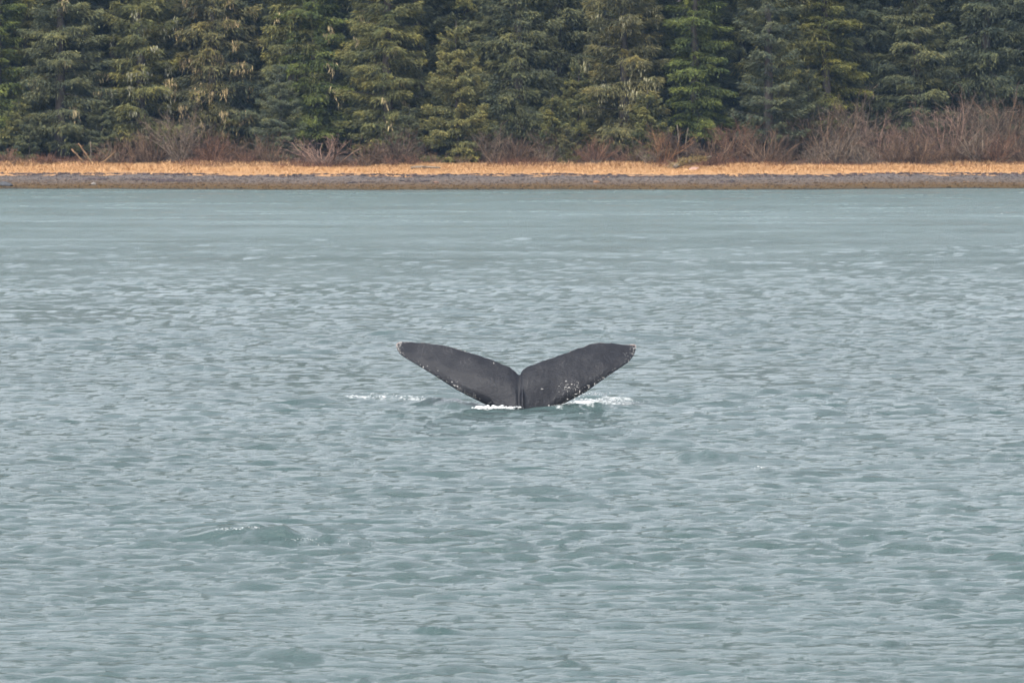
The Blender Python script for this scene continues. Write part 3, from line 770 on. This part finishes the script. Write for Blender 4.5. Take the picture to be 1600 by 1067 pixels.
# ------------------------------------------------------------------ bare shrubs
def shrub(seed, H, W, nst, up, dens=1.0, curl0=.13):
    r = np.random.default_rng(seed)
    st, tw = [], []           # (A,B,ra,rb)
    def grow(p, d, L, rad, n, curl, acc):
        pts = [p]; seg = L / n
        for i in range(n):
            d = d + r.normal(0, curl, 3) + [0, 0, .10 * up]; d = d / np.linalg.norm(d)
            pts.append(pts[-1] + d * seg)
        pts = np.array(pts); rr = rad * (1 - np.linspace(0, .75, n + 1))
        acc.append((pts[:-1], pts[1:], rr[:-1], rr[1:])); return pts
    for s in range(nst):
        a = r.uniform(0, 6.283); sp = r.uniform(.15, 1.0) ** .7
        d = np.array([math.cos(a) * sp * W / H, math.sin(a) * sp * W / H, 1.0]); d /= np.linalg.norm(d)
        b = np.array([math.cos(a), math.sin(a), 0]) * r.uniform(0, .16 * W)
        pts = grow(b - [0, 0, .2], d, H * r.uniform(.65, 1.05), .022 + .008 * H * r.uniform(.6, 1.2), 5, curl0, st)
        for _ in range(int(7 * dens)):
            k = r.integers(1, 6); f = r.random(); p = pts[k - 1] * (1 - f) + pts[k] * f
            dd = (pts[k] - pts[k - 1]); dd = dd / np.linalg.norm(dd) + r.normal(0, .55, 3); dd[2] = abs(dd[2]) * .8 + .1; dd /= np.linalg.norm(dd)
            bp = grow(p, dd, H * r.uniform(.16, .36), .018, 3, .16, tw)
            for _ in range(4):
                k2 = r.integers(1, 4); f = r.random(); p2 = bp[k2 - 1] * (1 - f) + bp[k2] * f
                d2 = bp[k2] - bp[k2 - 1]; d2 = d2 / np.linalg.norm(d2) + r.normal(0, .6, 3); d2 /= np.linalg.norm(d2)
                grow(p2, d2, H * r.uniform(.07, .17), .012, 2, .2, tw)
    out = []
    for nm, acc in (('stems', st), ('twigs', tw)):
        A, B, ra, rb = (np.concatenate([x[i] for x in acc]) for i in range(4))
        v, q = prisms(A, B, ra, rb); j = Join()
        tn = np.concatenate([np.full(len(x[0]), np.clip(r.normal(.70 if nm == 'stems' else .30, .32), 0, 1)) for x in acc])
        j.add(v, q, None, np.repeat(tn, 6)); out.append(j.mesh(nm))
    return out
SHRUBS = {'round': [shrub(201, 2.6, 2.9, 26, .3, 1.2, .2), shrub(202, 2.4, 2.6, 24, .4, 1.2, .22), shrub(203, 2.8, 2.8, 26, .25, 1.2, .2)],
          'tall': [shrub(204, 4.4, 3.6, 22, .5, 1.8, .19), shrub(205, 4.8, 3.4, 20, .6, 1.9, .2), shrub(206, 4.0, 3.6, 24, .45, 1.7, .2)],
          'low': [shrub(207, 1.3, 1.4, 22, .2, .8), shrub(208, 1.1, 1.5, 22, .2, .8)]}
SR = random.Random(8)
BROWN, RED, PINK, GREYB, ORANGE = (.118, .080, .056), (.132, .076, .052), (.178, .122, .098), (.145, .115, .090), (.185, .105, .058)
def bare_shrub(kind, px, q, sc, tint, label, group, sx=1.0):
    x, y, z = place(px, q); st, tw = SR.choice(SHRUBS[kind])
    e = empty('bare_shrub', (x, y, z), SR.uniform(0, 6.28), (sc * sx, sc * sx, sc)); tag(e, label, 'shrub', group)
    for nm, me in (('stems', st), ('twigs', tw)):
        o = link(nm, me, TWIG, e); o.color = (*tint, 1)
G = 'bare shrubs standing out along the shore'
for a in [('round', 505, 26.5, 1.0, PINK, 'large rounded pinkish bare shrub arching over the grass', G, 1.25),
          ('tall', 285, 28.5, .9, GREYB, 'upright pale stemmed shrub under the lichen draped spruce', G),
          ('round', 240, 28.5, 1.05, BROWN, 'bare brown shrub between leaning logs and pale stemmed shrub', G),
          ('round', 178, 26.5, .85, BROWN, 'bushy shrub tangled with the leaning dead logs', G),
          ('round', 335, 28, .9, RED, 'reddish shrub right of the upright pale stemmed shrub', G),
          ('round', 420, 28, .85, BROWN, 'bare shrub below the small grey green spruce', G),
          ('round', 575, 28, .95, BROWN, 'tangled bare shrub touching the right of the rounded pinkish shrub', G),
          ('round', 625, 29, .9, GREYB, 'greyish bare shrub at the left foot of the pointed young spruce', G),
          ('tall', 770, 29, .62, GREYB, 'bare shrub right beside the pointed young spruce', G),
          ('round', 805, 28.5, .9, BROWN, 'brown shrub second to the right of the pointed young spruce', G),
          ('round', 930, 28, .85, RED, 'rusty brown shrub behind the smallest spruce', G),
          ('round', 985, 28, .85, BROWN, 'bare shrub under the broad warm olive spruce', G),
          ('tall', 1036, 28.5, .60, ORANGE, 'orange twigged shrub beside the twin pale trunks', G),
          ('round', 1120, 28.0, 1.0, BROWN, 'brown shrub rising directly behind the fallen tree', G),
          ('tall', 1150, 29.5, .75, RED, 'tall reddish brown shrub under the blue grey tiered spruce', G),
          ('round', 380, 29, .9, BROWN, 'small brown shrub midway between pale stemmed shrub and rounded pinkish shrub', G),
          ('round', 855, 28.5, .55, GREYB, 'small bare shrub below the low bushy young spruce', G)]: bare_shrub(*a)
px = 1195; n_sh = 0
while px < 1660:
    bare_shrub('tall', px + SR.uniform(-8, 8), 31 + SR.uniform(-1, 3.5), SR.uniform(.58, 1.2) * (.8 if px < 1280 else 1), SR.choice([BROWN, GREYB, GREYB, PINK]), f'tall bare shrub of the brown thicket, {ORD[n_sh]} in its tall row from the left', 'tall shrubs of the thicket'); px += 31; n_sh += 1
px = 1185; n_sh = 0
while px < 1660:
    bare_shrub('round', px + SR.uniform(-10, 10), 27.3 + SR.uniform(-.6, 1.2), SR.uniform(.6, 1.15), SR.choice([BROWN, BROWN, RED, GREYB]), f'lower bare shrub along the front of the brown thicket, {ORD[n_sh]} from the left', 'front shrubs of the thicket'); px += 42; n_sh += 1
px = -30; n_sh = 0
while px < 1180:
    if px < 160 or 650 < px < 760 or SR.random() < .22: px += 47; continue
    bare_shrub('round', px + SR.uniform(-14, 14), 29.6 + SR.uniform(-.6, 1.0), SR.uniform(.5, 1.1), SR.choice([(.085, .060, .046), (.100, .058, .042), BROWN, (.105, .085, .068)]), f'tangled bare shrub in the shade under the trees, {ORD[n_sh]} of its row from the left', 'shaded shrubs under the trees'); px += 47; n_sh += 1  # darker twig tints put the shade under the trees into the colour
px = -40; n_sh = 0
while px < 1180:
    bare_shrub('low', px + SR.uniform(-16, 16), 26.8 + SR.uniform(-.8, 1.0), SR.uniform(.6, 1.1), SR.choice([BROWN, RED, RED, GREYB]), f'low twig tangle where the dry grass meets the forest, {ORD[n_sh]} from the left', 'low twig tangles at the grass edge'); px += 36; n_sh += 1

# ------------------------------------------------------------------ dead wood
def log_tube(path, r0, r1, seed, n=9):
    r = np.random.default_rng(seed); path = np.asarray(path, float); m = 7
    s = np.linspace(0, 1, m); k = np.linspace(0, 1, len(path))
    P = np.stack([np.interp(s, k, path[:, i]) for i in range(3)], 1) + r.normal(0, .015, (m, 3)); R = (r0 + (r1 - r0) * s) * r.uniform(.88, 1.12, m)
    return tube(P, R, n)
def dead_log(name, px, q, path, r0, r1, mat, label, cat, seed, stubs=3, group=None):
    x, y, z = place(px, q); e = empty(name, (x, y, z)); tag(e, label, cat, group)
    v, t_q, t = log_tube(path, r0, r1, seed); link('trunk', mesh_np('trunk', v, t_q, t, smooth=True), mat, e)
    r = np.random.default_rng(seed); p0, p1 = np.array(path[0], float), np.array(path[-1], float)
    for _ in range(stubs):
        f = r.uniform(.35, .95); p = p0 + (p1 - p0) * f; d = r.normal(0, 1, 3); d[2] = abs(d[2]); d /= np.linalg.norm(d)
        L = r.uniform(.2, .6); v, t_q, t = log_tube([p, p + d * L * .5, p + d * L], r1 * .6, r1 * .2, seed + 5, 5)
        link('branch_stub', mesh_np('branch_stub', v, t_q, t), mat, e)
    return e
GL = 'leaning dead logs on the left'
dead_log('dead_log', 142, 25.6, [(.3, 0, -.2), (-.35, .1, .75), (-.95, .2, 1.55)], .10, .06, GOLD, 'longest golden brown log leaning left out of the brush', 'log', 21, group=GL)
dead_log('dead_log', 134, 25.3, [(.25, 0, -.2), (-.5, 0, .5), (-1.05, 0, 1.15)], .09, .05, GOLD, 'shorter golden log leaning left, front of the leaning pair', 'log', 22, group=GL)
dead_log('dead_log', 158, 25.5, [(-.4, 0, -.05), (.3, 0, .3), (1.1, .1, 1.0)], .07, .04, GOLD, 'thin brown log leaning right against the tangled shrub', 'log', 23, group=GL)
dead_log('dead_log', 142, 26.5, [(0, 0, -.2), (.02, 0, .8), (-.02, 0, 1.7)], .05, .03, PALE, 'short upright dead stem behind the leaning golden logs', 'log', 24, group=GL)
dead_log('driftwood_log', 665, 20.5, [(-1.1, 0, .10), (0, .05, .16), (1.1, -.1, .12)], .11, .07, PALE, 'pale driftwood log lying in the dry grass below the young spruce', 'driftwood', 25, 2)
dead_log('dead_snag', 1058, 32.5, [(0, 0, -.2), (.12, 0, 1.4), (.02, 0, 2.7)], .05, .03, PALE, 'left of the twin pale thin trunks below the bright green hemlock', 'tree trunk', 26, group='twin pale trunks')
dead_log('dead_snag', 1073, 33, [(0, 0, -.2), (-.06, 0, 1.3), (.12, 0, 2.4)], .045, .025, PALE, 'right of the twin pale thin trunks below the bright green hemlock', 'tree trunk', 27, group='twin pale trunks')
dead_log('dead_snag', 1434, 26.8, [(0, 0, -.2), (.02, 0, .7), (-.02, 0, 1.45)], .085, .065, GOLD, 'short rust brown broken stump standing before the thicket', 'stump', 28)

def fallen_tree():
    x, y, z = place(1072, 22.5); e = empty('fallen_tree', (x, y, z))
    tag(e, 'fallen tree with grey trunk and greenish brushy branches lying on the grass', 'fallen tree')
    v, q, t = log_tube([(-.9, -.6, .15), (.2, -.1, .55), (1.9, .5, .95)], .16, .07, 31); link('trunk', mesh_np('trunk', v, q, t, smooth=True), PALE, e)
    r = np.random.default_rng(33); A, B, C, D = [], [], [], []
    for _ in range(110):
        f = r.uniform(0, 1); p = np.array([-.9 + 2.3 * f, -.6 + .9 * f, .15 + .6 * f])
        d = np.array([r.normal(-.3, .7), r.normal(0, .5), abs(r.normal(.45, .35))]); d /= np.linalg.norm(d); L = r.uniform(.4, 1.1) * (1 - .45 * f)
        m = p + d * L * .5; w = m + (d + [0, 0, -.35]) * L * .5; A += [p, m]; B += [m, w]
        for _ in range(10):
            g = r.uniform(.4, 1.05); C.append(p + (w - p) * g + r.normal(0, .06, 3)); D.append(d + r.normal(0, .4, 3))
    v, q = prisms(np.array(A), np.array(B), .018, .008); j = Join(); j.add(v, q, None, .6)
    o = link('branches', j.mesh('branches'), TWIG, e); o.color = (.22, .17, .13, 1)
    C, D = np.array(C), np.array(D); n = len(C)
    v, q = kites(C, D, r.normal(0, 1, (n, 3)), r.uniform(.12, .28, n), r.uniform(.03, .06, n)); j = Join(); j.add(v, q, None, np.repeat(r.random(n), 4))
    o = link('foliage', j.mesh('foliage'), FOLIAGE, e); o.color = (.16, .13, .06, 1)
fallen_tree()

# ------------------------------------------------------------------ damp air over the bay
HAZE = 0.000085
def build_haze():
    import bmesh
    bm = bmesh.new(); bmesh.ops.create_cube(bm, size=1.0)
    for v in bm.verts: v.co = ((-1.0 if v.co.x < 0 else 1.0) * 1600, (-1600.0 if v.co.y < 0 else 1600.0), (-16.0 if v.co.z < 0 else 100.0))
    me = bpy.data.meshes.new('haze'); bm.to_mesh(me); bm.free()
    m = bpy.data.materials.new('damp_air'); m.use_nodes = True; nt = m.node_tree; nt.nodes.clear()
    o = nt.nodes.new('ShaderNodeOutputMaterial'); v = nt.nodes.new('ShaderNodeVolumePrincipled')
    v.inputs['Color'].default_value = (.42, .67, 1.0, 1); v.inputs['Density'].default_value = HAZE; v.inputs['Anisotropy'].default_value = .2
    nt.links.new(v.outputs[0], o.inputs['Volume'])
    tag(link('haze', me, m), 'thin pale haze in the air over the bay', 'haze', kind='stuff')
build_haze()
